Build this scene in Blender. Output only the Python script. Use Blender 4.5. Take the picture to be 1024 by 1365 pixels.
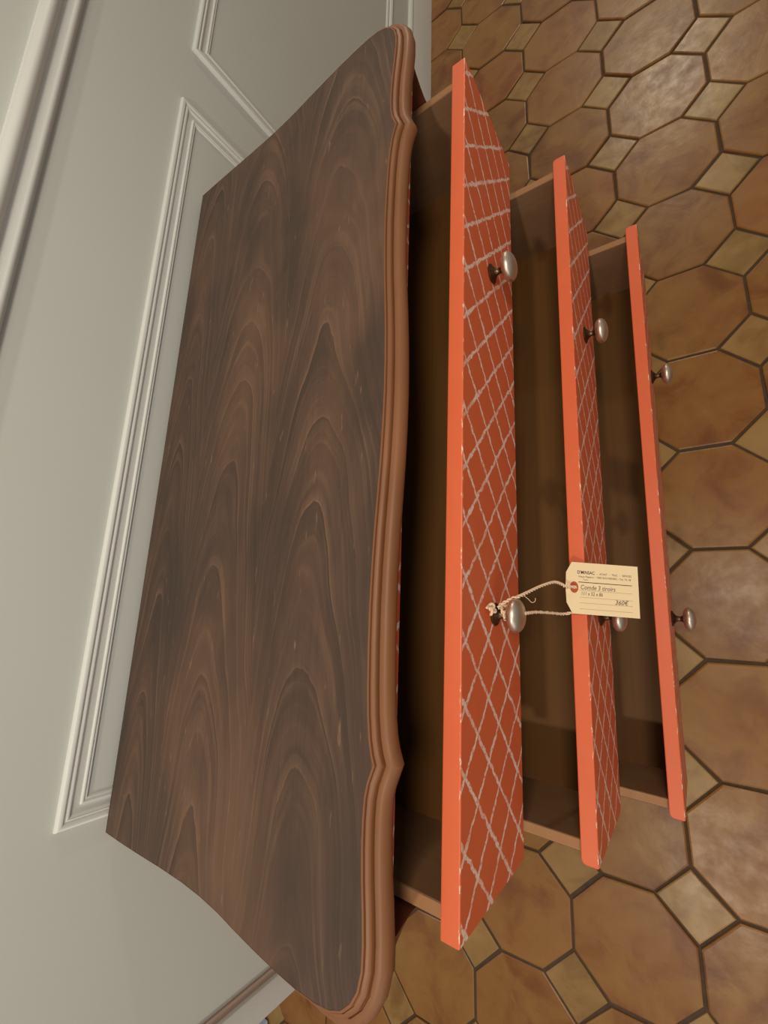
import bpy, bmesh, math, random
from mathutils import Vector, Matrix

# ------------------------------------------------------------------ scene, camera, light
for o in list(bpy.data.objects):
    bpy.data.objects.remove(o, do_unlink=True)
scene = bpy.context.scene
col = scene.collection
p = 0.24                                   # pitch of the floor tiles in metres; survey units below are tile pitches


def W(x, y, z):
    """survey point (tile pitches) -> metres; dresser centre at x=0, face of the skirting at y=0, floor z=0"""
    return Vector(((x + 0.2) * p, (y - 3.1) * p, z * p))


cam_data = bpy.data.cameras.new('camera')
cam = bpy.data.objects.new('camera', cam_data)
col.objects.link(cam)
cam_data.sensor_fit = 'VERTICAL'
cam_data.sensor_height = 36.0
cam_data.lens = 565.76 / 1365 * 36.0
cam_data.clip_start = 0.02
_r = Vector((0.02958249, -0.81445631, -0.57947027))
_d = Vector((-0.97573881, 0.10228494, -0.19357576))
_f = Vector((0.21693008, 0.57113808, -0.79167079))
_m = Matrix((_r, -_d, -_f)).transposed().to_4x4()
_m.translation = W(-1.11356, 0.25193, 4.98205)
cam.matrix_world = _m
scene.camera = cam

world = bpy.data.worlds.new('world')
scene.world = world
world.use_nodes = True
bg = world.node_tree.nodes['Background']
bg.inputs['Color'].default_value = (1.0, 0.945, 0.865, 1)
bg.inputs['Strength'].default_value = 0.285


def lamp(name, kind, loc, energy, colour, size):
    d = bpy.data.lights.new(name, kind)
    d.energy = energy
    d.color = colour
    if kind == 'AREA':
        d.shape = 'RECTANGLE'
        d.size, d.size_y = size
    else:
        d.shadow_soft_size = size
    o = bpy.data.objects.new(name, d)
    o.location = loc
    col.objects.link(o)
    return o


# two ceiling downlights in a row along the room, cool fills added for unseen daylight
lamp('ceiling_downlight', 'POINT', W(-7.9, 0.15, 12.0), 100, (1.0, 0.88, 0.72), 0.06)
lamp('ceiling_downlight', 'POINT', W(17.3, -0.9, 10.0), 112, (1.0, 0.85, 0.62), 0.09)
lamp('ceiling_pendant', 'POINT', W(-0.7, -0.9, 8.2), 38, (1.0, 0.89, 0.75), 0.13)
lamp('next_room_fill', 'POINT', W(-5.0, 6.6, 8.0), 22, (0.92, 0.96, 1.0), 0.15)  # added point light, stands in for daylight in the next room
day_fill = lamp('daylight_fill', 'AREA', W(-11.5, -3.5, 6.5), 9, (0.92, 0.98, 1.0), (1.2, 1.5))  # added cool fill on the wall; its window is unseen and assumed
day_fill.rotation_euler = (W(-2.0, 3.1, 4.2) - day_fill.location).to_track_quat('-Z', 'Y').to_euler()

scene.view_settings.view_transform = 'Standard'
scene.view_settings.look = 'None'
scene.view_settings.exposure = -0.08
scene.view_settings.gamma = 1.0
scene.view_settings.use_curve_mapping = False


# ------------------------------------------------------------------ helpers
def srgb(r, g, b):
    f = lambda c: (c / 255 / 12.92) if c / 255 <= 0.04045 else ((c / 255 + 0.055) / 1.055) ** 2.4
    return (f(r), f(g), f(b), 1.0)


class NT:
    """small node-tree builder"""

    def __init__(self, name):
        self.mat = bpy.data.materials.new(name)
        self.mat.use_nodes = True
        self.t = self.mat.node_tree
        self.b = self.t.nodes['Principled BSDF']

    def n(self, typ, **kw):
        nd = self.t.nodes.new(typ)
        for k, v in kw.items():
            setattr(nd, k, v)
        return nd

    def put(self, sock, v):
        if hasattr(v, 'is_output'):
            self.t.links.new(v, sock)
        elif v is not None:
            sock.default_value = v

    def math(self, op, a, b=None, c=None, clamp=False):
        nd = self.n('ShaderNodeMath', operation=op, use_clamp=clamp)
        for i, v in enumerate((a, b, c)):
            if v is not None:
                self.put(nd.inputs[i], v)
        return nd.outputs[0]

    def mix(self, fac, a, b, mode='MIX'):
        nd = self.n('ShaderNodeMix', data_type='RGBA', blend_type=mode)
        self.put(nd.inputs[0], fac)
        self.put(nd.inputs[6], a)
        self.put(nd.inputs[7], b)
        return nd.outputs[2]

    def noise(self, vec, scale, detail=3.0, rough=0.5, dist=0.0):
        nd = self.n('ShaderNodeTexNoise')
        self.put(nd.inputs['Vector'], vec)
        nd.inputs['Scale'].default_value = scale
        nd.inputs['Detail'].default_value = detail
        nd.inputs['Roughness'].default_value = rough
        nd.inputs['Distortion'].default_value = dist
        return nd.outputs['Fac']

    def ramp(self, fac, stops, interp='LINEAR'):
        nd = self.n('ShaderNodeValToRGB')
        nd.color_ramp.interpolation = interp
        e = nd.color_ramp.elements
        while len(e) < len(stops):
            e.new(0.5)
        for el, (pos, c) in zip(e, stops):
            el.position = pos
            el.color = c if len(c) == 4 else (*c, 1)
        self.put(nd.inputs[0], fac)
        return nd.outputs[0]

    def coords(self):
        return self.n('ShaderNodeTexCoord').outputs['Object']

    def scale(self, vec, s, offset=None):
        nd = self.n('ShaderNodeMapping')
        self.put(nd.inputs['Vector'], vec)
        nd.inputs['Scale'].default_value = s
        if offset is not None:
            self.put(nd.inputs['Location'], offset)
        return nd.outputs[0]

    def xyz(self, vec):
        nd = self.n('ShaderNodeSeparateXYZ')
        self.put(nd.inputs[0], vec)
        return nd.outputs

    def range(self, v, a, b, c=0.0, d=1.0, smooth=False):
        nd = self.n('ShaderNodeMapRange', interpolation_type='SMOOTHSTEP' if smooth else 'LINEAR')
        self.put(nd.inputs[0], v)
        for i, k in enumerate((a, b, c, d)):
            self.put(nd.inputs[i + 1], k)
        return nd.outputs[0]

    def bump(self, h, strength, dist=0.002):
        nd = self.n('ShaderNodeBump')
        self.put(nd.inputs['Height'], h)
        nd.inputs['Strength'].default_value = strength
        nd.inputs['Distance'].default_value = dist
        self.t.links.new(nd.outputs[0], self.b.inputs['Normal'])

    def done(self, colour, rough=0.5, metal=0.0, spec=0.5):
        self.put(self.b.inputs['Base Color'], colour)
        self.put(self.b.inputs['Roughness'], rough)
        self.b.inputs['Metallic'].default_value = metal
        self.b.inputs['Specular IOR Level'].default_value = spec
        return self.mat


def m_wall():
    t = NT('painted_wall')
    co = t.coords()
    c = t.mix(t.noise(co, 2.2, 3), srgb(194, 197, 190), srgb(203, 205, 199))
    t.bump(t.noise(co, 140, 2), 0.06, 0.001)
    return t.done(c, 0.5, spec=0.35)


def m_trim():
    t = NT('painted_trim')
    co = t.coords()
    c = t.mix(t.noise(co, 5, 3), srgb(212, 214, 208), srgb(220, 221, 216))
    return t.done(c, 0.42, spec=0.4)


def m_shadow_strip():  # strip colour standing in for the shade beside the casing
    t = NT('shadow_tint')
    return t.done(t.mix(t.noise(t.coords(), 20, 3), srgb(164, 142, 128), srgb(174, 154, 140)), 0.7)


def m_grout():
    t = NT('grout')
    return t.done(t.mix(t.noise(t.coords(), 60, 3), srgb(56, 40, 26), srgb(84, 64, 44)), 0.85)


def m_tile(name, cols, pale):
    t = NT(name)
    rnd = t.n('ShaderNodeObjectInfo').outputs['Random']
    co = t.coords()
    off = t.n('ShaderNodeCombineXYZ')
    t.put(off.inputs[0], t.math('MULTIPLY', rnd, 37.0))
    t.put(off.inputs[1], t.math('MULTIPLY', rnd, 91.0))
    v = t.n('ShaderNodeVectorMath', operation='ADD')
    t.put(v.inputs[0], co)
    t.put(v.inputs[1], off.outputs[0])
    vec = v.outputs[0]
    base = t.ramp(rnd, [(i / (len(cols) - 1), c) for i, c in enumerate(cols)])
    n1 = t.noise(vec, 9, 4, 0.55, 0.6)
    n2 = t.noise(vec, 26, 4, 0.6)
    c = t.mix(t.range(n1, 0.35, 0.72), base, t.mix(0.75, base, pale))
    dark = t.mix(1.0, base, (0.58, 0.44, 0.34, 1), 'MULTIPLY')
    c = t.mix(t.math('MULTIPLY', t.range(n1, 0.50, 0.24), 0.75, clamp=True), c, dark)
    c = t.mix(t.math('MULTIPLY', t.range(n2, 0.45, 0.75), 0.22), c, t.mix(1.0, base, (0.55, 0.42, 0.34, 1), 'MULTIPLY'))
    t.bump(t.math('ADD', n1, t.math('MULTIPLY', n2, 0.3)), 0.16, 0.006)
    return t.done(c, t.range(n2, 0.3, 0.7, 0.30, 0.42), spec=0.34)


def m_top():
    """stained veneer with nested cathedral figure running along the length of the top"""
    t = NT('stained_veneer')
    co = t.coords()
    x, y, z = t.xyz(co)
    wob = t.noise(t.scale(co, (1.6, 5.0, 1.0)), 1.0, 3, 0.5)
    yw = t.math('ADD', y, t.math('MULTIPLY', t.math('SUBTRACT', wob, 0.5), 0.085))
    ds = []
    for yc, k, ph in ((-0.362, 46.0, 0.0), (-0.190, 60.0, 0.047), (-0.055, 95.0, 0.083)):
        dy = t.math('SUBTRACT', yw, yc)
        ds.append((t.math('ABSOLUTE', dy), t.math('ADD', t.math('MULTIPLY', t.math('MULTIPLY', dy, dy), k), ph)))
    g, best = ds[0][1], ds[0][0]
    for d, gg in ds[1:]:
        sel = t.math('LESS_THAN', d, best)
        nd = t.n('ShaderNodeMix', data_type='FLOAT')
        t.put(nd.inputs[0], sel); t.put(nd.inputs[2], g); t.put(nd.inputs[3], gg)
        g = nd.outputs[0]
        best = t.math('MINIMUM', best, d)
    warp = t.noise(t.scale(co, (3.2, 2.2, 1.0)), 1.0, 2, 0.5)
    fine = t.noise(t.scale(co, (9.0, 42.0, 1.0)), 1.0, 3, 0.6)
    g = t.math('ADD', t.math('ADD', g, x), t.math('MULTIPLY', warp, 0.26))
    g = t.math('ADD', g, t.math('MULTIPLY', fine, 0.020))
    saw = t.math('FRACT', t.math('MULTIPLY', g, 8.2))
    saw2 = t.math('FRACT', t.math('MULTIPLY', g, 37.0))
    base = srgb(98, 71, 56)
    fig = t.ramp(saw, [(0.0, srgb(158, 114, 80)), (0.03, srgb(128, 93, 68)), (0.16, srgb(106, 78, 61)),
                       (0.55, base), (0.92, srgb(79, 61, 50)), (0.975, srgb(72, 56, 47)), (1.0, srgb(84, 64, 50))])
    lines = t.ramp(saw2, [(0.0, srgb(116, 88, 64)), (0.25, base), (1.0, srgb(88, 67, 53))])
    keep = t.noise(t.scale(co, (2.2, 7.0, 1.0), (1.0, 5.0, 0.0)), 1.0, 2, 0.5)
    c = t.mix(0.22, fig, lines)
    c = t.mix(t.range(keep, 0.34, 0.56, 0.62, 0.0), c, base)
    c = t.mix(t.range(best, 0.045, 0.09, 0.0, 0.8), c, base)
    # long fibres, bending with the figure
    fv = t.n('ShaderNodeCombineXYZ')
    t.put(fv.inputs[0], t.math('MULTIPLY', x, 1.5))
    t.put(fv.inputs[1], t.math('MULTIPLY', g, 42.0))
    t.put(fv.inputs[2], t.math('MULTIPLY', y, 9.0))
    fib2 = t.noise(fv.outputs[0], 1.0, 3, 0.55)
    c = t.mix(t.range(fib2, 0.52, 0.78, 0.0, 0.75), c, srgb(142, 103, 72))
    c = t.mix(t.range(fib2, 0.46, 0.26, 0.0, 0.6), c, srgb(74, 57, 47))
    fib = t.noise(t.scale(co, (5.0, 260.0, 1.0)), 1.0, 3, 0.65)
    c = t.mix(t.range(fib, 0.40, 0.8, 0.0, 0.4), c, srgb(66, 50, 41))
    # worn lighter cloud and dark stain
    cloud = t.noise(t.scale(co, (2.6, 6.0, 1.0)), 1.0, 4, 0.6)
    c = t.mix(t.range(cloud, 0.46, 0.70, 0.0, 0.55), c, srgb(140, 98, 66))
    cl2 = t.noise(t.scale(co, (3.4, 8.0, 1.0), (3.0, 7.0, 0.0)), 1.0, 3, 0.6)
    c = t.mix(t.range(cl2, 0.44, 0.66, 0.0, 0.75), c, srgb(72, 57, 48))
    scr = t.noise(t.scale(co, (26.0, 150.0, 1.0)), 1.0, 2, 0.7)
    c = t.mix(t.range(scr, 0.67, 0.77, 0.0, 0.45), c, srgb(178, 134, 96))
    t.bump(fib, 0.12, 0.0006)
    hsv = t.n('ShaderNodeHueSaturation')
    hsv.inputs['Value'].default_value = 0.68
    hsv.inputs['Saturation'].default_value = 0.88
    t.put(hsv.inputs['Color'], c)
    return t.done(hsv.outputs[0], t.range(cloud, 0.3, 0.7, 0.42, 0.52), spec=0.3)


def m_moulding():
    t = NT('stained_edge_wood')
    co = t.coords()
    n = t.noise(t.scale(co, (6.0, 60.0, 60.0)), 1.0, 4, 0.6)
    n2 = t.noise(co, 7, 3)
    c = t.mix(n, srgb(110, 71, 43), srgb(136, 89, 56))
    c = t.mix(t.range(n2, 0.45, 0.75, 0, 0.5), c, srgb(98, 58, 36))
    t.bump(n, 0.08, 0.001)
    return t.done(c, 0.48, spec=0.35)


def m_carcass():
    t = NT('dark_red_wood')
    co = t.coords()
    n = t.noise(t.scale(co, (50.0, 50.0, 5.0)), 1.0, 4, 0.6)
    return t.done(t.mix(n, srgb(86, 44, 28), srgb(118, 62, 38)), 0.45, spec=0.4)


def m_inner(name, a, b, axis):
    t = NT(name)
    co = t.coords()
    s = {'x': (3.0, 120.0, 120.0), 'y': (120.0, 3.0, 120.0)}[axis]
    n = t.noise(t.scale(co, s), 1.0, 4, 0.65)
    n2 = t.noise(t.scale(co, (2.0, 12.0, 12.0)), 1.0, 3, 0.5)
    c = t.mix(n, a, b)
    c = t.mix(t.range(n2, 0.4, 0.8, 0, 0.45), c, t.mix(1.0, a, (0.72, 0.66, 0.6, 1), 'MULTIPLY'))
    t.bump(n, 0.1, 0.0006)
    return t.done(c, 0.5, spec=0.2)


def paint_base(t, co):
    n = t.noise(co, 30, 3)
    return t.mix(n, srgb(208, 97, 58), srgb(216, 104, 64))


def chips(t, co):
    """bare white chips along the top front arris (mesh origin sits on that arris)"""
    x, y, z = t.xyz(co)
    near = t.math('MULTIPLY', t.range(t.math('ABSOLUTE', z), 0.0010, 0.0022, 1, 0), t.range(t.math('ABSOLUTE', y), 0.0008, 0.0018, 1, 0))
    n = t.noise(t.scale(co, (46.0, 200.0, 200.0)), 1.0, 4, 0.7)
    return t.math('MULTIPLY', near, t.range(n, 0.57, 0.62, 0, 1), clamp=True)


def m_coral():
    t = NT('coral_paint')
    co = t.coords()
    c = t.mix(chips(t, co), paint_base(t, co), srgb(236, 214, 196))
    return t.done(c, 0.45, spec=0.4)


def m_lattice():
    """coral paint with a stencilled white diamond lattice"""
    t = NT('coral_lattice_paint')
    co = t.coords()
    x, y, z = t.xyz(co)
    jit = t.noise(co, 75, 3, 0.6)
    u0 = t.math('DIVIDE', t.math('ADD', x, 0.272 * p), 0.2535 * p)
    v0 = t.math('DIVIDE', t.math('ADD', z, 0.038 * p), 0.240 * p)
    masks = []
    for sgn, seed in ((1.0, 3.0), (-1.0, 11.0)):
        q = t.math('ADD', u0, t.math('MULTIPLY', v0, sgn))
        q = t.math('ADD', q, t.math('MULTIPLY', t.math('SUBTRACT', jit, 0.5), 0.22))
        d = t.math('ABSOLUTE', t.math('SUBTRACT', t.math('FRACT', t.math('ADD', q, 0.5)), 0.5))
        rag = t.noise(t.scale(co, (1, 1, 1), (seed, seed * 2, seed)), 240, 3, 0.7)
        wid = t.noise(t.scale(co, (1, 1, 1), (seed * 3, seed, seed)), 38, 2, 0.6)
        w = t.math('ADD', 0.018, t.math('MULTIPLY', wid, 0.086))
        line = t.range(d, t.math('MULTIPLY', w, 0.6), w, 1, 0)
        line = t.math('MULTIPLY', line, t.range(rag, 0.37, 0.50, 0.15, 1.0))
        fade = t.noise(t.scale(co, (1, 1, 1), (seed, seed, seed * 5)), 24, 2, 0.5)
        masks.append(t.math('MULTIPLY', line, t.range(fade, 0.34, 0.54, 0.6, 1.0)))
    m = t.math('MAXIMUM', masks[0], masks[1])
    c = t.mix(m, paint_base(t, co), srgb(242, 214, 198))
    c = t.mix(chips(t, co), c, srgb(236, 214, 196))
    return t.done(c, 0.5, spec=0.35)


def m_metal(name, a, b, rough):
    t = NT(name)
    co = t.coords()
    n = t.noise(co, 90, 4, 0.6)
    return t.done(t.mix(n, a, b), t.range(n, 0.3, 0.7, rough - 0.05, rough + 0.07), metal=1.0)


def m_plain(name, c, rough=0.7, var=0.9, scale=40):
    t = NT(name)
    c2 = (c[0] * var, c[1] * var, c[2] * var, 1)
    return t.done(t.mix(t.noise(t.coords(), scale, 3), c, c2), rough, spec=0.3)


M = dict(
    wall=m_wall(), trim=m_trim(), shadow_strip=m_shadow_strip(), grout=m_grout(),
    oct=m_tile('glazed_terracotta', [srgb(130, 83, 36), srgb(138, 90, 38), srgb(116, 72, 36), srgb(128, 81, 35), srgb(134, 74, 30), srgb(136, 96, 48)], srgb(148, 109, 54)),
    sq=m_tile('glazed_ochre', [srgb(134, 99, 50), srgb(140, 106, 54), srgb(128, 90, 44), srgb(140, 111, 62)], srgb(166, 130, 80)),
    top=m_top(), mould=m_moulding(), carcass=m_carcass(),
    bottom=m_inner('drawer_bottom_wood', srgb(92, 60, 28), srgb(112, 76, 38), 'x'),
    side=m_inner('drawer_side_wood', srgb(120, 88, 62), srgb(146, 110, 80), 'y'),
    side_top=m_inner('raw_edge_wood', srgb(146, 104, 68), srgb(176, 132, 92), 'y'),
    coral=m_coral(), lattice=m_lattice(),
    pewter=m_metal('brushed_pewter', srgb(222, 208, 194), srgb(200, 184, 168), 0.42),
    bronze=m_metal('aged_bronze', srgb(120, 96, 72), srgb(74, 56, 42), 0.38),
    card=m_plain('buff_card', srgb(238, 214, 172), 0.75, 0.95, 60),
    eyelet=m_plain('brick_red_card', srgb(186, 88, 50), 0.7, 0.85, 90),
    ink=m_plain('dark_ink', srgb(44, 36, 34), 0.7),
    pen=m_plain('grey_pen', srgb(96, 82, 84), 0.7),
    rule=m_plain('ruled_line', srgb(176, 150, 118), 0.7),
    twine=m_plain('twine', srgb(238, 208, 176), 0.8, 0.8, 300),
    doorw=m_plain('daylit_white_paint', srgb(206, 224, 250), 0.5),  # white door paint; the blue of daylight is mixed into its colour
    brown=m_plain('brown_wood_edge', srgb(120, 76, 44), 0.6),
)


def mesh_obj(name, bm, mats, parent=None, smooth=False, angle=None):
    me = bpy.data.meshes.new(name)
    bmesh.ops.recalc_face_normals(bm, faces=bm.faces)
    bm.to_mesh(me)
    bm.free()
    for m in (mats if isinstance(mats, (list, tuple)) else [mats]):
        me.materials.append(M[m])
    if smooth:
        me.shade_smooth()
        if angle:
            me.set_sharp_from_angle(angle=math.radians(angle))
    o = bpy.data.objects.new(name, me)
    col.objects.link(o)
    o.parent = parent
    return o


def tag(o, label=None, category=None, group=None, kind=None):
    for k, v in (('label', label), ('category', category), ('group', group), ('kind', kind)):
        if v:
            o[k] = v
    return o


def add_box(bm, lo, hi, mat=0, bevel=0.0, seg=1):
    g = bmesh.ops.create_cube(bm, size=1.0)
    vs = g['verts']
    for v in vs:
        v.co = Vector([lo[i] + (v.co[i] + 0.5) * (hi[i] - lo[i]) for i in range(3)])
    fs = set(f for v in vs for f in v.link_faces)
    if bevel:
        es = list(set(e for v in vs for e in v.link_edges))
        r = bmesh.ops.bevel(bm, geom=es, offset=bevel, segments=seg, affect='EDGES', profile=0.5)
        fs = set(r['faces']) | set(f for f in fs if f.is_valid)
    for f in fs:
        f.material_index = mat
    return fs


def add_prism(bm, pts, z0, z1, mat=0):
    """closed outline pts [(x,y)] extruded in z"""
    a = [bm.verts.new((x, y, z0)) for x, y in pts]
    b = [bm.verts.new((x, y, z1)) for x, y in pts]
    n = len(pts)
    fs = [bm.faces.new(a[::-1]), bm.faces.new(b)]
    for i in range(n):
        fs.append(bm.faces.new((a[i], a[(i + 1) % n], b[(i + 1) % n], b[i])))
    for f in fs:
        f.material_index = mat
    return fs


def add_tube(bm, pts, r, seg=6, mat=0, cap=True):
    pts = [Vector(q) for q in pts]
    rings = []
    up = Vector((0.31, 0.2, 0.93))
    for i, q in enumerate(pts):
        t = (pts[min(i + 1, len(pts) - 1)] - pts[max(i - 1, 0)]).normalized()
        a = t.cross(up)
        a = a.normalized() if a.length > 1e-5 else t.orthogonal().normalized()
        b = t.cross(a)
        rr = r[i] if isinstance(r, (list, tuple)) else r
        rings.append([bm.verts.new(q + (a * math.cos(2 * math.pi * k / seg) + b * math.sin(2 * math.pi * k / seg)) * rr) for k in range(seg)])
    for i in range(len(rings) - 1):
        for k in range(seg):
            f = bm.faces.new((rings[i][k], rings[i][(k + 1) % seg], rings[i + 1][(k + 1) % seg], rings[i + 1][k]))
            f.material_index = mat
    if cap:
        bm.faces.new(rings[0][::-1]).material_index = mat
        bm.faces.new(rings[-1]).material_index = mat


def smooth_path(pts, n):
    """Catmull-Rom through pts"""
    pts = [Vector(q) for q in pts]
    out = []
    for i in range(len(pts) - 1):
        a, b, c, d = pts[max(i - 1, 0)], pts[i], pts[i + 1], pts[min(i + 2, len(pts) - 1)]
        for k in range(n):
            t = k / n
            out.append(0.5 * ((2 * b) + (c - a) * t + (2 * a - 5 * b + 4 * c - d) * t * t + (3 * b - a - 3 * c + d) * t ** 3))
    out.append(pts[-1])
    return out


# ------------------------------------------------------------------ floor
random.seed(7)
E_ = 0.2091                                  # half edge of an octagon, in pitches
gap = 0.0115                                 # half joint


def oct_pts(jit=0.0):
    h, e = 0.5 - gap, E_ - gap * 0.42
    pts = [(h, -e), (h, e), (e, h), (-e, h), (-h, e), (-h, -e), (-e, -h), (e, -h)]
    return [((x + random.uniform(-jit, jit)) * p, (y + random.uniform(-jit, jit)) * p) for x, y in pts]


def sq_pts(jit=0.0):
    r = 0.5 - E_ - gap * 1.42
    pts = [(r, 0), (0, r), (-r, 0), (0, -r)]
    return [((x + random.uniform(-jit, jit)) * p, (y + random.uniform(-jit, jit)) * p) for x, y in pts]


TT = 0.010                                   # tile thickness; tops lie at z = 0


def add_tile(bm, pts, ox=0.0, oy=0.0, mat=0, dz=0.0):
    n = len(pts)

    def ring(k, z):
        out = []
        for (x, y) in pts:
            l = math.hypot(x, y)
            s = (l - k) / l
            out.append(bm.verts.new((ox + x * s, oy + y * s, z + dz)))
        return out
    rs = [ring(0.0, -TT), ring(0.0, -0.0030), ring(0.0011, -0.0009), ring(0.0042, 0.0)]
    for a, b in zip(rs, rs[1:]):
        for i in range(n):
            bm.faces.new((a[i], a[(i + 1) % n], b[(i + 1) % n], b[i])).material_index = mat
    bm.faces.new(rs[-1]).material_index = mat


bm = bmesh.new()
add_box(bm, (W(-16, -12, 0).x, W(-16, -12, 0).y, -0.05), (W(21, 10, 0).x, W(21, 10, 0).y, -0.0042))
floor = mesh_obj('floor', bm, 'grout')
tag(floor, kind='structure')

oct_mesh, sq_mesh = [], []
for k in range(7):
    bm = bmesh.new()
    add_tile(bm, oct_pts(0.006))
    o = mesh_obj('octagonal_tile', bm, 'oct', smooth=True, angle=9)
    oct_mesh.append(o.data)
    bpy.data.objects.remove(o)
for k in range(5):
    bm = bmesh.new()
    add_tile(bm, sq_pts(0.005))
    o = mesh_obj('square_tile', bm, 'sq', smooth=True, angle=9)
    sq_mesh.append(o.data)
    bpy.data.objects.remove(o)

far = bmesh.new()
for i in range(-14, 19):
    for j in range(-11, 9):
        for kind in (0, 1):
            x, y = i + 0.5 * kind, j + 0.5 * kind
            if kind == 0 and not (j <= 3 or i <= -5):
                continue
            if kind == 1 and not (j <= 2 or i <= -5):
                continue
            near = (-8 <= i <= 11 and -2 <= j <= 3) or (-9 <= i <= -5 and 3 < j <= 7)
            q = W(x, y, 0)
            # nothing of the floor shows beneath the middle of the dresser, but the tiles run on under it
            if near:
                o = bpy.data.objects.new('square_tile' if kind else 'octagonal_tile', random.choice(sq_mesh if kind else oct_mesh))
                col.objects.link(o)
                o.parent = floor
                o.location = (q.x, q.y, random.uniform(-0.0008, 0.0))
                t = math.radians(0.55)
                o.rotation_euler = (random.gauss(0, 1) * t, random.gauss(0, 1) * t, (math.pi / 2) * random.randrange(4))
                if kind == 0 and i in (4, 5, 6) and j == 0:      # only one of these lies flat enough to catch the lamp
                    o.rotation_euler = ((0.010, -0.022, 0), (0, 0, 0), (0.012, 0.024, 0))[i - 4]
            else:
                add_tile(far, sq_pts() if kind else oct_pts(), q.x, q.y, 1 if kind else 0)
o = mesh_obj('distant_tile', far, ['oct', 'sq'], floor, smooth=True, angle=9)
tag(o, kind='stuff')

# ------------------------------------------------------------------ walls and trim
WALLY = 0.012                                # plaster face, just behind the skirting face


def wall_box(bm, x0, x1, z0, z1, y0=WALLY, y1=0.14):
    add_box(bm, (W(x0, 0, 0).x, y0, z0 * p), (W(x1, 0, 0).x, y1, z1 * p))


bm = bmesh.new()
wall_box(bm, -4.07, 20.5, -0.04, 10.6)
tag(mesh_obj('wall_back', bm, 'wall'), kind='structure')
bm = bmesh.new()
wall_box(bm, -15.5, -7.75, -0.04, 10.6)
wall_box(bm, -7.75, -4.07, 8.8, 10.6)
tag(mesh_obj('wall_left', bm, 'wall'), kind='structure')


def frame(name, x0, x1, z0, z1, prof):
    """mitred moulding: prof = [(inset, height above the plaster)] in pitches"""
    bm = bmesh.new()
    loops = []
    for d, h in prof:
        loops.append([bm.verts.new((W(x, 0, 0).x, WALLY - h * p, z * p)) for x, z in
                      ((x0 + d, z0 + d), (x1 - d, z0 + d), (x1 - d, z1 - d), (x0 + d, z1 - d))])
    for a, b in zip(loops, loops[1:]):
        for i in range(4):
            bm.faces.new((a[i], a[(i + 1) % 4], b[(i + 1) % 4], b[i]))
    for i in range(4):
        bm.faces.new((loops[-1][i], loops[-1][(i + 1) % 4], loops[0][(i + 1) % 4], loops[0][i]))
    o = mesh_obj(name, bm, 'trim', smooth=True, angle=32)
    return tag(o, kind='structure')


def arc(c, r, h0, h, a0, a1, n):
    return [(c - r * math.cos(math.radians(a0 + (a1 - a0) * k / n)), h0 + h * math.sin(math.radians(a0 + (a1 - a0) * k / n))) for k in range(n + 1)]


PROF = [(0.0, -0.02), (0.0, 0.012)] + arc(0.020, 0.018, 0.013, 0.018, 8, 150, 6) + [(0.038, 0.017)] + arc(0.050, 0.010, 0.016, 0.009, 20, 172, 4) + \
       [(0.066, 0.010), (0.085, 0.004), (0.104, 0.004)] + arc(0.115, 0.009, 0.005, 0.012, 5, 150, 5) + arc(0.131, 0.007, 0.004, 0.008, 30, 175, 4) + [(0.140, 0.002), (0.140, -0.02)]
frame('trim_1', -2.345, 2.775, 1.16, 3.885, PROF)
frame('trim_2', 3.312, 11.5, 1.16, 3.868, PROF)


def rail(name, prof, x0, x1, mat='trim'):
    """prof = [(z, height above the plaster)] in pitches, swept along the wall"""
    bm = bmesh.new()
    a = [bm.verts.new((W(x0, 0, 0).x, WALLY - h * p, z * p)) for z, h in prof]
    b = [bm.verts.new((W(x1, 0, 0).x, WALLY - h * p, z * p)) for z, h in prof]
    n = len(prof)
    for i in range(n):
        bm.faces.new((a[i], a[(i + 1) % n], b[(i + 1) % n], b[i]))
    bm.faces.new(a[::-1])
    bm.faces.new(b)
    o = mesh_obj(name, bm, mat, smooth=True, angle=32)
    return tag(o, kind='structure')


rail_prof = [(4.56, -0.02), (4.56, 0.025)] + [(4.592 - 0.026 * math.cos(math.radians(a)), 0.024 + 0.026 * math.sin(math.radians(a))) for a in range(10, 171, 20)] + \
            [(4.630, 0.026), (4.655, 0.024)] + [(4.705 - 0.044 * math.cos(math.radians(a)), 0.026 + 0.06 * math.sin(math.radians(a))) for a in range(10, 171, 16)] + \
            [(4.755, 0.03), (4.755, -0.02)]
rail('trim_3', rail_prof, -3.86, 20.4)
base_prof = [(0.0, -0.02), (0.0, 0.05), (0.585, 0.05), (0.60, 0.044), (0.612, 0.05), (0.64, 0.058), (0.668, 0.052), (0.69, 0.034), (0.70, 0.022), (0.70, -0.02)]
rail('baseboard_back', base_prof, -3.80, 20.4)

# door casing at the left end of the wall, a brown-tinted strip for the shadow line beside it
bm = bmesh.new()
add_box(bm, (W(-4.075, 0, 0).x, 0.001, 0.0), (W(-3.868, 0, 0).x, 0.145, 8.8 * p), bevel=0.003, seg=2)
tag(mesh_obj('trim_4', bm, 'trim', smooth=True, angle=30), kind='structure')
bm = bmesh.new()
add_box(bm, (W(-3.866, 0, 0).x, 0.008, 0.0), (W(-3.815, 0, 0).x, 0.016, 8.8 * p))
tag(mesh_obj('casing_shadow_line', bm, 'shadow_strip'), kind='structure')

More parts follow.
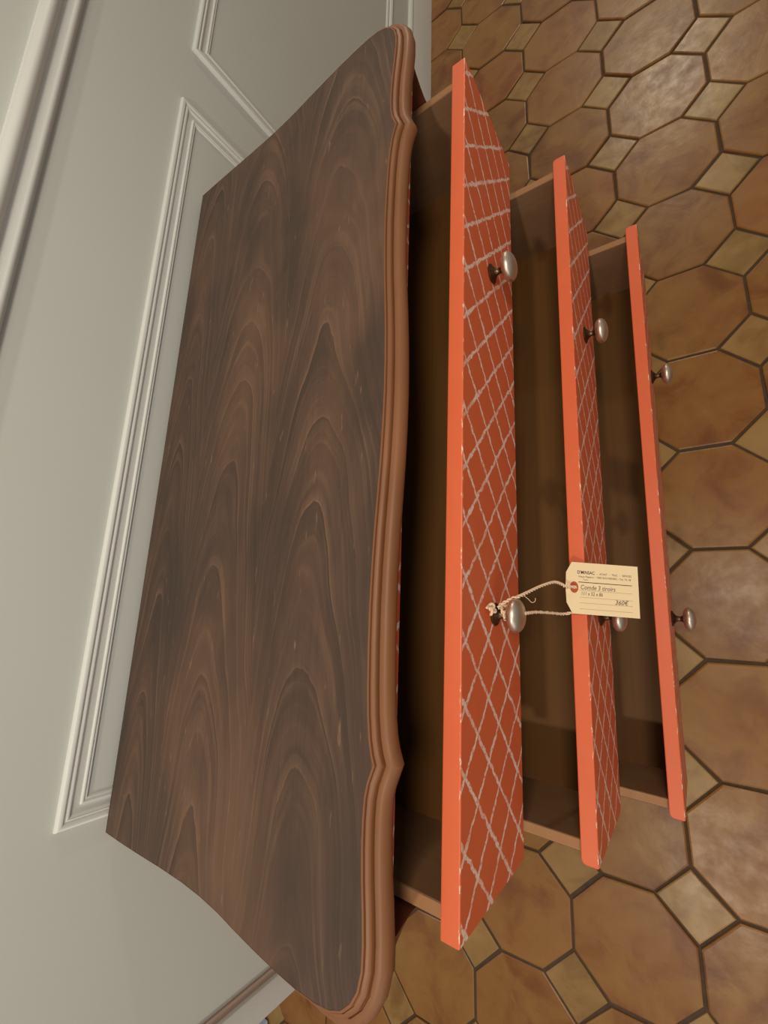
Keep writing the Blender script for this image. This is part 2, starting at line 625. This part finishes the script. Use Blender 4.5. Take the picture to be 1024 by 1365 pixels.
# pale door standing in the next room
bm = bmesh.new()
q0, q1 = W(-10.0, 5.5, 0), W(-6.615, 5.5, 0)
add_box(bm, (q0.x, q0.y, 0.006), (q1.x, q0.y + 0.04, 2.05), bevel=0.002)
door = mesh_obj('door_1', bm, 'doorw')
tag(door, kind='structure')
bm = bmesh.new()
add_box(bm, (q1.x - 0.006, q0.y + 0.0405, 0.004), (q1.x + 0.004, q0.y + 0.050, 2.05))
mesh_obj('edge_strip', bm, 'brown', door)
for z0, z1 in ((0.18, 0.9), (1.05, 1.9)):
    bm = bmesh.new()
    add_box(bm, (q0.x + 0.12, q0.y - 0.006, z0), (q1.x - 0.12, q0.y + 0.01, z1), bevel=0.004)
    mesh_obj('door_panel', bm, 'doorw', door)

# ------------------------------------------------------------------ dresser
dresser = bpy.data.objects.new('chest_of_drawers', None)
col.objects.link(dresser)
dresser.empty_display_size = 0.1
dresser.rotation_euler = (0, 0, math.radians(-0.25))
tag(dresser, 'stained wooden chest with three open coral drawers against the panelled wall', 'dresser')

H = 3.64
half = [(0, 1.240), (.15, 1.242), (.3, 1.247), (.45, 1.255), (.6, 1.264), (.75, 1.270), (.9, 1.273), (1.05, 1.272), (1.2, 1.268), (1.3, 1.262),
        (1.38, 1.252), (1.43, 1.240), (1.458, 1.229), (1.486, 1.240), (1.52, 1.253), (1.57, 1.263), (1.64, 1.267), (1.73, 1.266), (1.82, 1.261),
        (1.91, 1.253), (2.0, 1.247), (2.07, 1.248), (2.13, 1.262), (2.175, 1.288), (2.21, 1.325), (2.232, 1.375), (2.243, 1.44), (2.245, 1.53),
        (2.24, 1.64), (2.228, 1.77), (2.212, 1.9), (2.195, 2.02), (2.185, 2.15), (2.182, 2.3), (2.188, 2.5), (2.198, 2.7), (2.206, 2.9), (2.21, 3.09)]
outline = [(-x, y) for x, y in half[:0:-1]] + half          # back left -> front -> back right
outline = [Vector((x * p, (y - 3.1) * p)) for x, y in outline]


def offset(line, d):
    out = []
    n = len(line)
    for i in range(n):
        t1 = (line[i] - line[i - 1]).normalized() if i else None
        t2 = (line[i + 1] - line[i]).normalized() if i < n - 1 else None
        n1 = Vector((t1.y, -t1.x)) if t1 else None
        n2 = Vector((t2.y, -t2.x)) if t2 else None
        if n1 and n2:
            b = (n1 + n2).normalized()
            s = 1.0 / max(0.6, b.dot(n1))
        else:
            b, s = (n1 or n2), 1.0
        out.append(line[i] + b * d * s)
    return out


# the veneered plate
bm = bmesh.new()
a = [bm.verts.new((v.x, v.y, H * p)) for v in outline]
ain = offset(outline, -0.0015)
b = [bm.verts.new((v.x, v.y, (H - 0.115) * p)) for v in ain]
bm.faces.new(a)
bm.faces.new(b[::-1])
for i in range(len(a)):
    k = (i + 1) % len(a)
    bm.faces.new((a[i], a[k], b[k], b[i]))
mesh_obj('top', bm, 'top', dresser)

# moulded edge round the front and both sides
mp = [(0.0, -0.001), (0.007, 0.000), (0.0085, 0.010), (0.011, 0.011), (0.012, 0.007), (0.020, 0.009), (0.027, 0.014), (0.029, 0.018), (0.0290, 0.036), (0.0335, 0.034), (0.036, 0.029)]
for a_ in range(75, -61, -15):
    mp.append((0.042 + 0.034 * math.cos(math.radians(a_)), 0.068 - 0.040 * math.sin(math.radians(a_))))
mp += [(0.045, 0.112), (0.035, 0.118), (-0.004, 0.118)]
bm = bmesh.new()
loops = []
for d, dz in mp:
    lp = []
    for v, v0 in zip(offset(outline, d * p), outline):
        k = min(1.0, max(0.0, (v0.y / p + 3.1 - 1.36) / 0.30))       # the edge gets steeper along the sides
        v = v0.lerp(v, 1.0 - 0.90 * k)
        lp.append(bm.verts.new((v.x, v.y, (H - dz) * p)))
    loops.append(lp)
for la, lb in zip(loops, loops[1:] + loops[:1]):
    for i in range(len(la) - 1):
        bm.faces.new((la[i], la[i + 1], lb[i + 1], lb[i]))
bm.faces.new([l[0] for l in loops])
bm.faces.new([l[-1] for l in loops][::-1])
mesh_obj('top_moulding', bm, 'mould', dresser, smooth=True, angle=28)

Y = lambda y: (y - 3.1) * p
# carcass
for s in (-1, 1):
    bm = bmesh.new()
    xa, xb = sorted((s * 2.064 * p, s * 2.104 * p))
    add_box(bm, (xa, Y(1.42), 0.62 * p), (xb, Y(3.06), 3.52 * p), bevel=0.002)
    mesh_obj('side_panel', bm, 'carcass', dresser)
    # canted corner post running down into a cabriole leg
    secs = [(3.522, 0.045, 0.0), (3.44, 0.020, 0.0), (3.38, -0.015, 0.0), (3.32, -0.042, 0.0), (3.24, -0.058, 0.0), (3.1, -0.06, 0.0), (2.0, -0.06, 0.0), (1.0, -0.05, 0.0), (0.82, 0.0, 0.0), (0.70, 0.07, -0.01),
            (0.60, 0.085, -0.02), (0.48, 0.07, -0.05), (0.34, 0.02, -0.10), (0.20, -0.01, -0.135), (0.10, 0.0, -0.14), (0.05, 0.035, -0.12), (0.0, 0.04, -0.12)]
    bm = bmesh.new()
    rings = []
    for z, out, shrink in secs:
        o_, k = out, shrink
        pts = [(2.064, 1.245 - o_ * .3), (2.10 + o_ * .5, 1.255 - o_ * .3), (2.145 + o_, 1.29), (2.165 + o_, 1.33), (2.165 + o_, 1.42 + k * .4), (2.064 - k * .2, 1.42 + k * .4)]
        rings.append([bm.verts.new((s * x * p, Y(y), z * p)) for x, y in pts])
    for ra, rb in zip(rings, rings[1:]):
        for i in range(6):
            bm.faces.new((ra[i], ra[(i + 1) % 6], rb[(i + 1) % 6], rb[i]))
    bm.faces.new(rings[0])
    bm.faces.new(rings[-1][::-1])
    mesh_obj('leg', bm, 'carcass', dresser, smooth=True, angle=40)
    # back leg
    bm = bmesh.new()
    rings = []
    for z, o_ in ((0.62, 0.0), (0.45, 0.03), (0.25, 0.02), (0.08, 0.0), (0.0, 0.02)):
        k = 0.03 * (0.62 - z)
        pts = [(1.98 + k, 2.90 + k), (2.14 + o_, 2.90 + k), (2.14 + o_, 3.06), (1.98 + k, 3.06)]
        rings.append([bm.verts.new((s * x * p, Y(y), z * p)) for x, y in pts])
    for ra, rb in zip(rings, rings[1:]):
        for i in range(4):
            bm.faces.new((ra[i], ra[(i + 1) % 4], rb[(i + 1) % 4], rb[i]))
    bm.faces.new(rings[0])
    bm.faces.new(rings[-1][::-1])
    mesh_obj('leg', bm, 'carcass', dresser)
bm = bmesh.new()
add_box(bm, (-2.085 * p, Y(3.02), 0.66 * p), (2.085 * p, Y(3.06), 3.52 * p))
mesh_obj('back_panel', bm, 'carcass', dresser)
for z0, z1 in ((2.535, 2.60), (1.675, 1.735), (0.80, 0.875)):
    bm = bmesh.new()
    add_box(bm, (-2.085 * p, Y(1.24), z0 * p), (2.085 * p, Y(3.02), z1 * p))
    mesh_obj('divider', bm, 'carcass', dresser)
# coral rail under the top, set so that its front arris carries the same chipped paint
bm = bmesh.new()
add_box(bm, (-2.085 * p, 0.0, -0.095 * p), (2.085 * p, 0.05 * p, 0.0), bevel=0.001)
r_ = mesh_obj('front_rail', bm, 'lattice', dresser)
r_.location = (0, Y(1.270), 3.52 * p)
# scalloped apron between the front legs
bm = bmesh.new()
top_, bot_ = [], []
N = 48
for i in range(N + 1):
    x = -2.09 + 4.18 * i / N
    t = abs(x) / 2.09
    zb_ = 0.60 - 0.10 * math.exp(-(t / 0.18) ** 2) + 0.05 * math.cos(t * 3.14 * 3) - 0.08 * max(0, t - 0.8) / 0.2
    top_.append((x, 0.80))
    bot_.append((x, zb_))
for y in (1.25, 1.31):
    pass
fa = [bm.verts.new((x * p, Y(1.25), z * p)) for x, z in top_ + bot_[::-1]]
fb = [bm.verts.new((x * p, Y(1.31), z * p)) for x, z in top_ + bot_[::-1]]
n = N + 1
for i in range(N):
    for f in (fa, fb):
        bm.faces.new((f[i], f[i + 1], f[2 * n - 2 - i], f[2 * n - 1 - i]))
for i in range(2 * n):
    k = (i + 1) % (2 * n)
    bm.faces.new((fa[i], fa[k], fb[k], fb[i]))
mesh_obj('apron', bm, 'carcass', dresser)

# knob, built once: axis along -y, base on the drawer face
kp = [(0.0, 0.0), (0.0, 0.052), (0.006, 0.054), (0.011, 0.050), (0.013, 0.041), (0.017, 0.038), (0.022, 0.030), (0.030, 0.021), (0.045, 0.0165), (0.058, 0.018), (0.066, 0.027)]
bronze_n = len(kp)
for k in range(1, 12):
    a_ = math.radians(-62 + 152 * k / 11)
    kp.append((0.102 + 0.041 * math.sin(a_) , 0.080 * math.cos(a_)))
kp[-1] = (kp[-1][0], 0.0)
bm = bmesh.new()
SEG = 28
rings = []
for d, r in kp:
    if r == 0:
        rings.append([bm.verts.new((0, -d * p, 0))])
    else:
        rings.append([bm.verts.new((r * p * math.cos(2 * math.pi * k / SEG), -d * p, r * p * math.sin(2 * math.pi * k / SEG))) for k in range(SEG)])
for ri, (ra, rb) in enumerate(zip(rings, rings[1:])):
    for k in range(SEG):
        k2 = (k + 1) % SEG
        q = [ra[0] if len(ra) == 1 else ra[k], ra[0] if len(ra) == 1 else ra[k2], rb[0] if len(rb) == 1 else rb[k2], rb[0] if len(rb) == 1 else rb[k]]
        vs = []
        for v in q:
            if v not in vs:
                vs.append(v)
        f = bm.faces.new(vs)
        f.material_index = 0 if ri < bronze_n - 1 else 1
kn = mesh_obj('knob', bm, ['bronze', 'pewter'], smooth=True, angle=50)
knob_me = kn.data
bpy.data.objects.remove(kn)

# drawers: (face y at the centre, top z, bottom z, skew in degrees)
DR = [(1.0075, 3.35, 2.635, -1.0, 'topmost drawer with coral front and white diamond lattice'),
      (0.690, 2.50, 1.745, -1.3, 'middle drawer with coral front and white diamond lattice'),
      (0.3625, 1.645, 0.905, -1.5, 'lowest drawer, pulled out furthest')]
TH = 0.079
for yf, zt, zb, skew, lab in DR:
    hgt = zt - zb
    bm = bmesh.new()
    rd = 0.006 if zt > 3 else 0.024            # the lower two fronts are more worn at the back corners
    pts = [(-2.081, 0.006), (-2.075, 0.0), (2.075, 0.0), (2.081, 0.006)]
    for sg, a0 in ((1, 0), (-1, 90)):
        for kk in range(0, 5):
            a_ = math.radians(a0 + 22.5 * kk)
            pts.append((sg * (2.081 - rd) + rd * math.cos(a_), TH - rd + rd * math.sin(a_)))
    add_prism(bm, [(x * p, y * p) for x, y in pts], -hgt * p, 0.0)
    es = [e for e in bm.edges if abs(e.verts[0].co.z - e.verts[1].co.z) < 1e-6]
    bmesh.ops.bevel(bm, geom=es, offset=0.0013, segments=2, affect='EDGES', profile=0.5)
    bm.normal_update()
    for f in bm.faces:
        if f.normal.y < -0.8 and f.calc_area() > 0.01:
            f.material_index = 1
    dr = mesh_obj('drawer', bm, ['coral', 'lattice'], dresser)
    dr.location = (0, Y(yf), zt * p)
    # the skew of the chest itself is already in the parent
    dr.rotation_euler = (0, 0, math.radians(skew + 0.25))
    tag(dr, lab)
    dep = 1.78
    st, sb = -0.055, -(hgt - 0.045)           # side board top and bottom, below the drawer top
    for s in (-1, 1):
        bm = bmesh.new()
        xa, xb = sorted((s * 2.054 * p, s * 1.998 * p))
        fs = add_box(bm, (xa, TH * p, sb * p), (xb, (TH + dep) * p, st * p), bevel=0.001)
        bm.normal_update()
        for f in bm.faces:
            f.material_index = 1 if f.normal.z > 0.9 else 0
        o = mesh_obj('side_board', bm, ['side', 'side_top'], dr)
    bm = bmesh.new()
    add_box(bm, (-1.998 * p, (TH + dep - 0.06) * p, sb * p), (1.998 * p, (TH + dep) * p, st * p), bevel=0.001)
    mesh_obj('back_board', bm, 'side', dr)
    bm = bmesh.new()
    add_box(bm, (-1.998 * p, TH * p, (sb + 0.035) * p), (1.998 * p, (TH + dep - 0.06) * p, (sb + 0.06) * p))
    mesh_obj('bottom_board', bm, 'bottom', dr)
    for kx in (-0.925, 0.945):
        k = bpy.data.objects.new('knob', knob_me)
        col.objects.link(k)
        k.parent = dr
        k.location = (kx * p, 0.0, -hgt * 0.5 * p)
        tag(k, 'pewter coloured oval knob on a bronze stem')

# ------------------------------------------------------------------ price tag on the top drawer's left knob
A0, A1 = W(-0.985, 0.787, 2.578), W(-1.0025, 0.479, 2.36)     # middle of the holed end, middle of the free end
ex = (A1 - A0)
L = ex.length
ex.normalize()
ey = (W(-0.856, 0.765, 2.56) - W(-1.132, 0.765, 2.56)).normalized()     # towards the upper printed edge
ey = (ey - ex * ey.dot(ex)).normalized()
ez = ex.cross(ey).normalized()
if ez.z < 0:
    ez = -ez
tm = Matrix((ex, ey, ez)).transposed().to_4x4()
tm.translation = A0
hw = 0.134 * p
bm = bmesh.new()
c_ = 0.055 * p
outl = [(c_ * .55, -hw), (L, -hw), (L, hw), (c_ * .55, hw), (0, hw - c_), (-0.001, 0.0), (0, -hw + c_)]
NX = 12
fs = add_prism(bm, outl, -0.0004, 0.0004)
tag_o = mesh_obj('price_tag', bm, 'card')
tag_o.matrix_world = tm
tag(tag_o, 'buff card price tag with handwriting tied by twine to the top drawer knob', 'price tag')

hx, hy = 0.040 * p, 0.002 * p
bm = bmesh.new()
ri, ro, n = 0.0022, 0.0062, 28
ins = [bm.verts.new((hx + ri * math.cos(2 * math.pi * k / n), hy + ri * 1.0 * math.sin(2 * math.pi * k / n), 0.0007)) for k in range(n)]
ous = [bm.verts.new((hx + ro * 0.85 * math.cos(2 * math.pi * k / n), hy + ro * 1.15 * math.sin(2 * math.pi * k / n), 0.0007)) for k in range(n)]
ou2 = [bm.verts.new((v.co.x, v.co.y, 0.0003)) for v in ous]
in2 = [bm.verts.new((v.co.x, v.co.y, 0.0003)) for v in ins]
for k in range(n):
    k2 = (k + 1) % n
    bm.faces.new((ins[k], ins[k2], ous[k2], ous[k]))
    bm.faces.new((ous[k], ous[k2], ou2[k2], ou2[k]))
    bm.faces.new((ins[k], ins[k2], in2[k2], in2[k]))
e_ = mesh_obj('hole_reinforcement', bm, 'eyelet', tag_o)
tag(e_, 'brick red hole reinforcement')


def line_on_tag(name, x0, y0, x1, y1, w, mat):
    bm = bmesh.new()
    d = Vector((x1 - x0, y1 - y0)).normalized()
    nrm = Vector((-d.y, d.x)) * w / 2
    pts = [(x0 - nrm.x, y0 - nrm.y), (x1 - nrm.x, y1 - nrm.y), (x1 + nrm.x, y1 + nrm.y), (x0 + nrm.x, y0 + nrm.y)]
    add_prism(bm, pts, 0.00042, 0.00056)
    return mesh_obj(name, bm, mat, tag_o)


def text_on_tag(name, s, x, y, size, mat, width=None, shear=0.0, bold=0.0):
    cu = bpy.data.curves.new(name, 'FONT')
    cu.body = s
    cu.size = size
    cu.shear = shear
    cu.offset = bold
    cu.resolution_u = 3
    tmp = bpy.data.objects.new(name, cu)
    col.objects.link(tmp)
    bpy.context.view_layer.update()
    dg = bpy.context.evaluated_depsgraph_get()
    me = bpy.data.meshes.new_from_object(tmp.evaluated_get(dg))
    bpy.data.objects.remove(tmp)
    me.name = name
    xs = [v.co.x for v in me.vertices]
    k = 1.0
    if width:
        k = width / (max(xs) - min(xs))
    for v in me.vertices:
        v.co = Vector((x + (v.co.x - min(xs)) * k, y + v.co.y, 0.00055))
    me.materials.append(M[mat])
    o = bpy.data.objects.new(name, me)
    col.objects.link(o)
    o.parent = tag_o
    return o


u = L / 96.0                                   # one photo pixel along the tag, roughly
vv = 2 * hw / 70.0
text_on_tag('printed_heading', "D'MINSAC", 15 * u, hw - 15.5 * vv, 4.9 * vv * 1.25, 'ink', 23 * u, 0, 0.00008)
text_on_tag('printed_heading', '-   ACHAT   -   TRUC   -   SERVICES', 41 * u, hw - 15.5 * vv, 2.9 * vv * 1.3, 'ink', 46 * u)
text_on_tag('printed_address', 'Vieux Papiers - 1000 SOUVENIRS - Tel. 73 18', 16 * u, hw - 20.5 * vv, 2.8 * vv * 1.3, 'ink', 70 * u)
text_on_tag('printed_address', '- Tours -', 21 * u, hw - 24.2 * vv, 2.3 * vv * 1.3, 'ink', 9 * u)
line_on_tag('printed_rule', 16 * u, hw - 27 * vv, 87 * u, hw - 27 * vv, 0.9 * vv, 'ink')
for k in (38, 47.5, 55, 63):
    line_on_tag('printed_rule', 17 * u, hw - k * vv, 87 * u, hw - k * vv, 0.4 * vv, 'rule')
text_on_tag('handwriting', 'Comde 3 tiroirs', 19 * u, hw - 36.5 * vv, 8.6 * vv, 'pen', 46 * u, 0.15, 0.00003)
text_on_tag('handwriting', '111 x 52 x 86', 20 * u, hw - 44.5 * vv, 7.0 * vv, 'pen', 28 * u, 0.15, 0.00003)
text_on_tag('handwriting', '360€', 64 * u, hw - 54 * vv, 8.4 * vv, 'pen', 18 * u, 0.25, 0.00003)

# twine: two plies twisted round each other along each strand
inv = tm.inverted()


def twine(bm, ctrl, n=9, r=0.00105, turns=150.0, amp=0.00115):
    path = smooth_path(ctrl, n)
    s = 0.0
    ph = []
    for i, q in enumerate(path):
        if i:
            s += (q - path[i - 1]).length
        ph.append(s * turns * 2 * math.pi / 1.6)
    for ply in (0, math.pi):
        pts = []
        for i, q in enumerate(path):
            t = (path[min(i + 1, len(path) - 1)] - path[max(i - 1, 0)]).normalized()
            a = t.orthogonal().normalized()
            b = t.cross(a)
            pts.append(inv @ (q + (a * math.cos(ph[i] + ply) + b * math.sin(ph[i] + ply)) * amp))
        add_tube(bm, pts, r, 6)


bm = bmesh.new()
hole = tm @ Vector((hx, hy, 0.0005))
up = lambda q, d: q + ez * d
# upper strand: stem -> under the head -> arches over to the hole
twine(bm, [W(-1.105, 0.985, 3.045), W(-1.085, 0.970, 3.03), W(-1.060, 0.925, 3.015), W(-1.050, 0.902, 2.995), W(-1.026, 0.880, 2.92), W(-0.993, 0.848, 2.82),
           W(-0.969, 0.812, 2.72), W(-0.975, 0.795, 2.645), W(-0.985, 0.782, 2.612), up(hole, 0.0016), up(hole + ex * 0.004, -0.0022), up(hole + ex * 0.010 - ey * 0.006, -0.0030),
           up(hole + ex * 0.011 - ey * 0.022, -0.0032)], 10)
# lower strand: under the head -> below the tag to the hole
twine(bm, [W(-1.120, 0.975, 3.02), W(-1.128, 0.925, 3.005), W(-1.127, 0.887, 2.985), W(-1.119, 0.868, 2.86), W(-1.121, 0.839, 2.70), W(-1.124, 0.806, 2.565),
           up(hole + ex * 0.004 - ey * 0.0285, -0.0030), up(hole + ex * 0.011 - ey * 0.022, -0.0032)], 10)
# loop round the stem and the knot beside it
cx_, cz_ = -1.125, 2.9925
loop = []
for k in range(0, 25):
    a_ = 2 * math.pi * k / 24
    loop.append(W(cx_ + 0.030 * math.cos(a_), 0.972 + 0.006 * math.sin(a_ * 2), cz_ + 0.030 * math.sin(a_)))
twine(bm, loop, 4)
kc = W(-1.112, 0.998, 3.085)
kpts = []
for k in range(0, 41):                       # trefoil-like overhand knot
    a_ = 2 * math.pi * k / 40
    v = Vector(((math.sin(a_) + 2 * math.sin(2 * a_)) * 0.0021, -math.sin(3 * a_) * 0.0018, (math.cos(a_) - 2 * math.cos(2 * a_)) * 0.0024))
    kpts.append(inv @ (kc + v))
add_tube(bm, kpts, 0.00155, 7)
# tucked end of the knot and a stray fibre
add_tube(bm, [inv @ q for q in smooth_path([kc, kc + Vector((0.002, 0.001, 0.004)), kc + Vector((0.003, 0.001, 0.009)), kc + Vector((0.001, 0.001, 0.013))], 5)], 0.0014, 7)
add_tube(bm, [inv @ q for q in smooth_path([W(-1.045, 0.893, 2.96), W(-1.06, 0.878, 2.94), W(-1.075, 0.866, 2.93), W(-1.07, 0.852, 2.925), W(-1.055, 0.848, 2.93)], 6)], 0.00035, 5)
mesh_obj('string', bm, 'twine', tag_o, smooth=True)
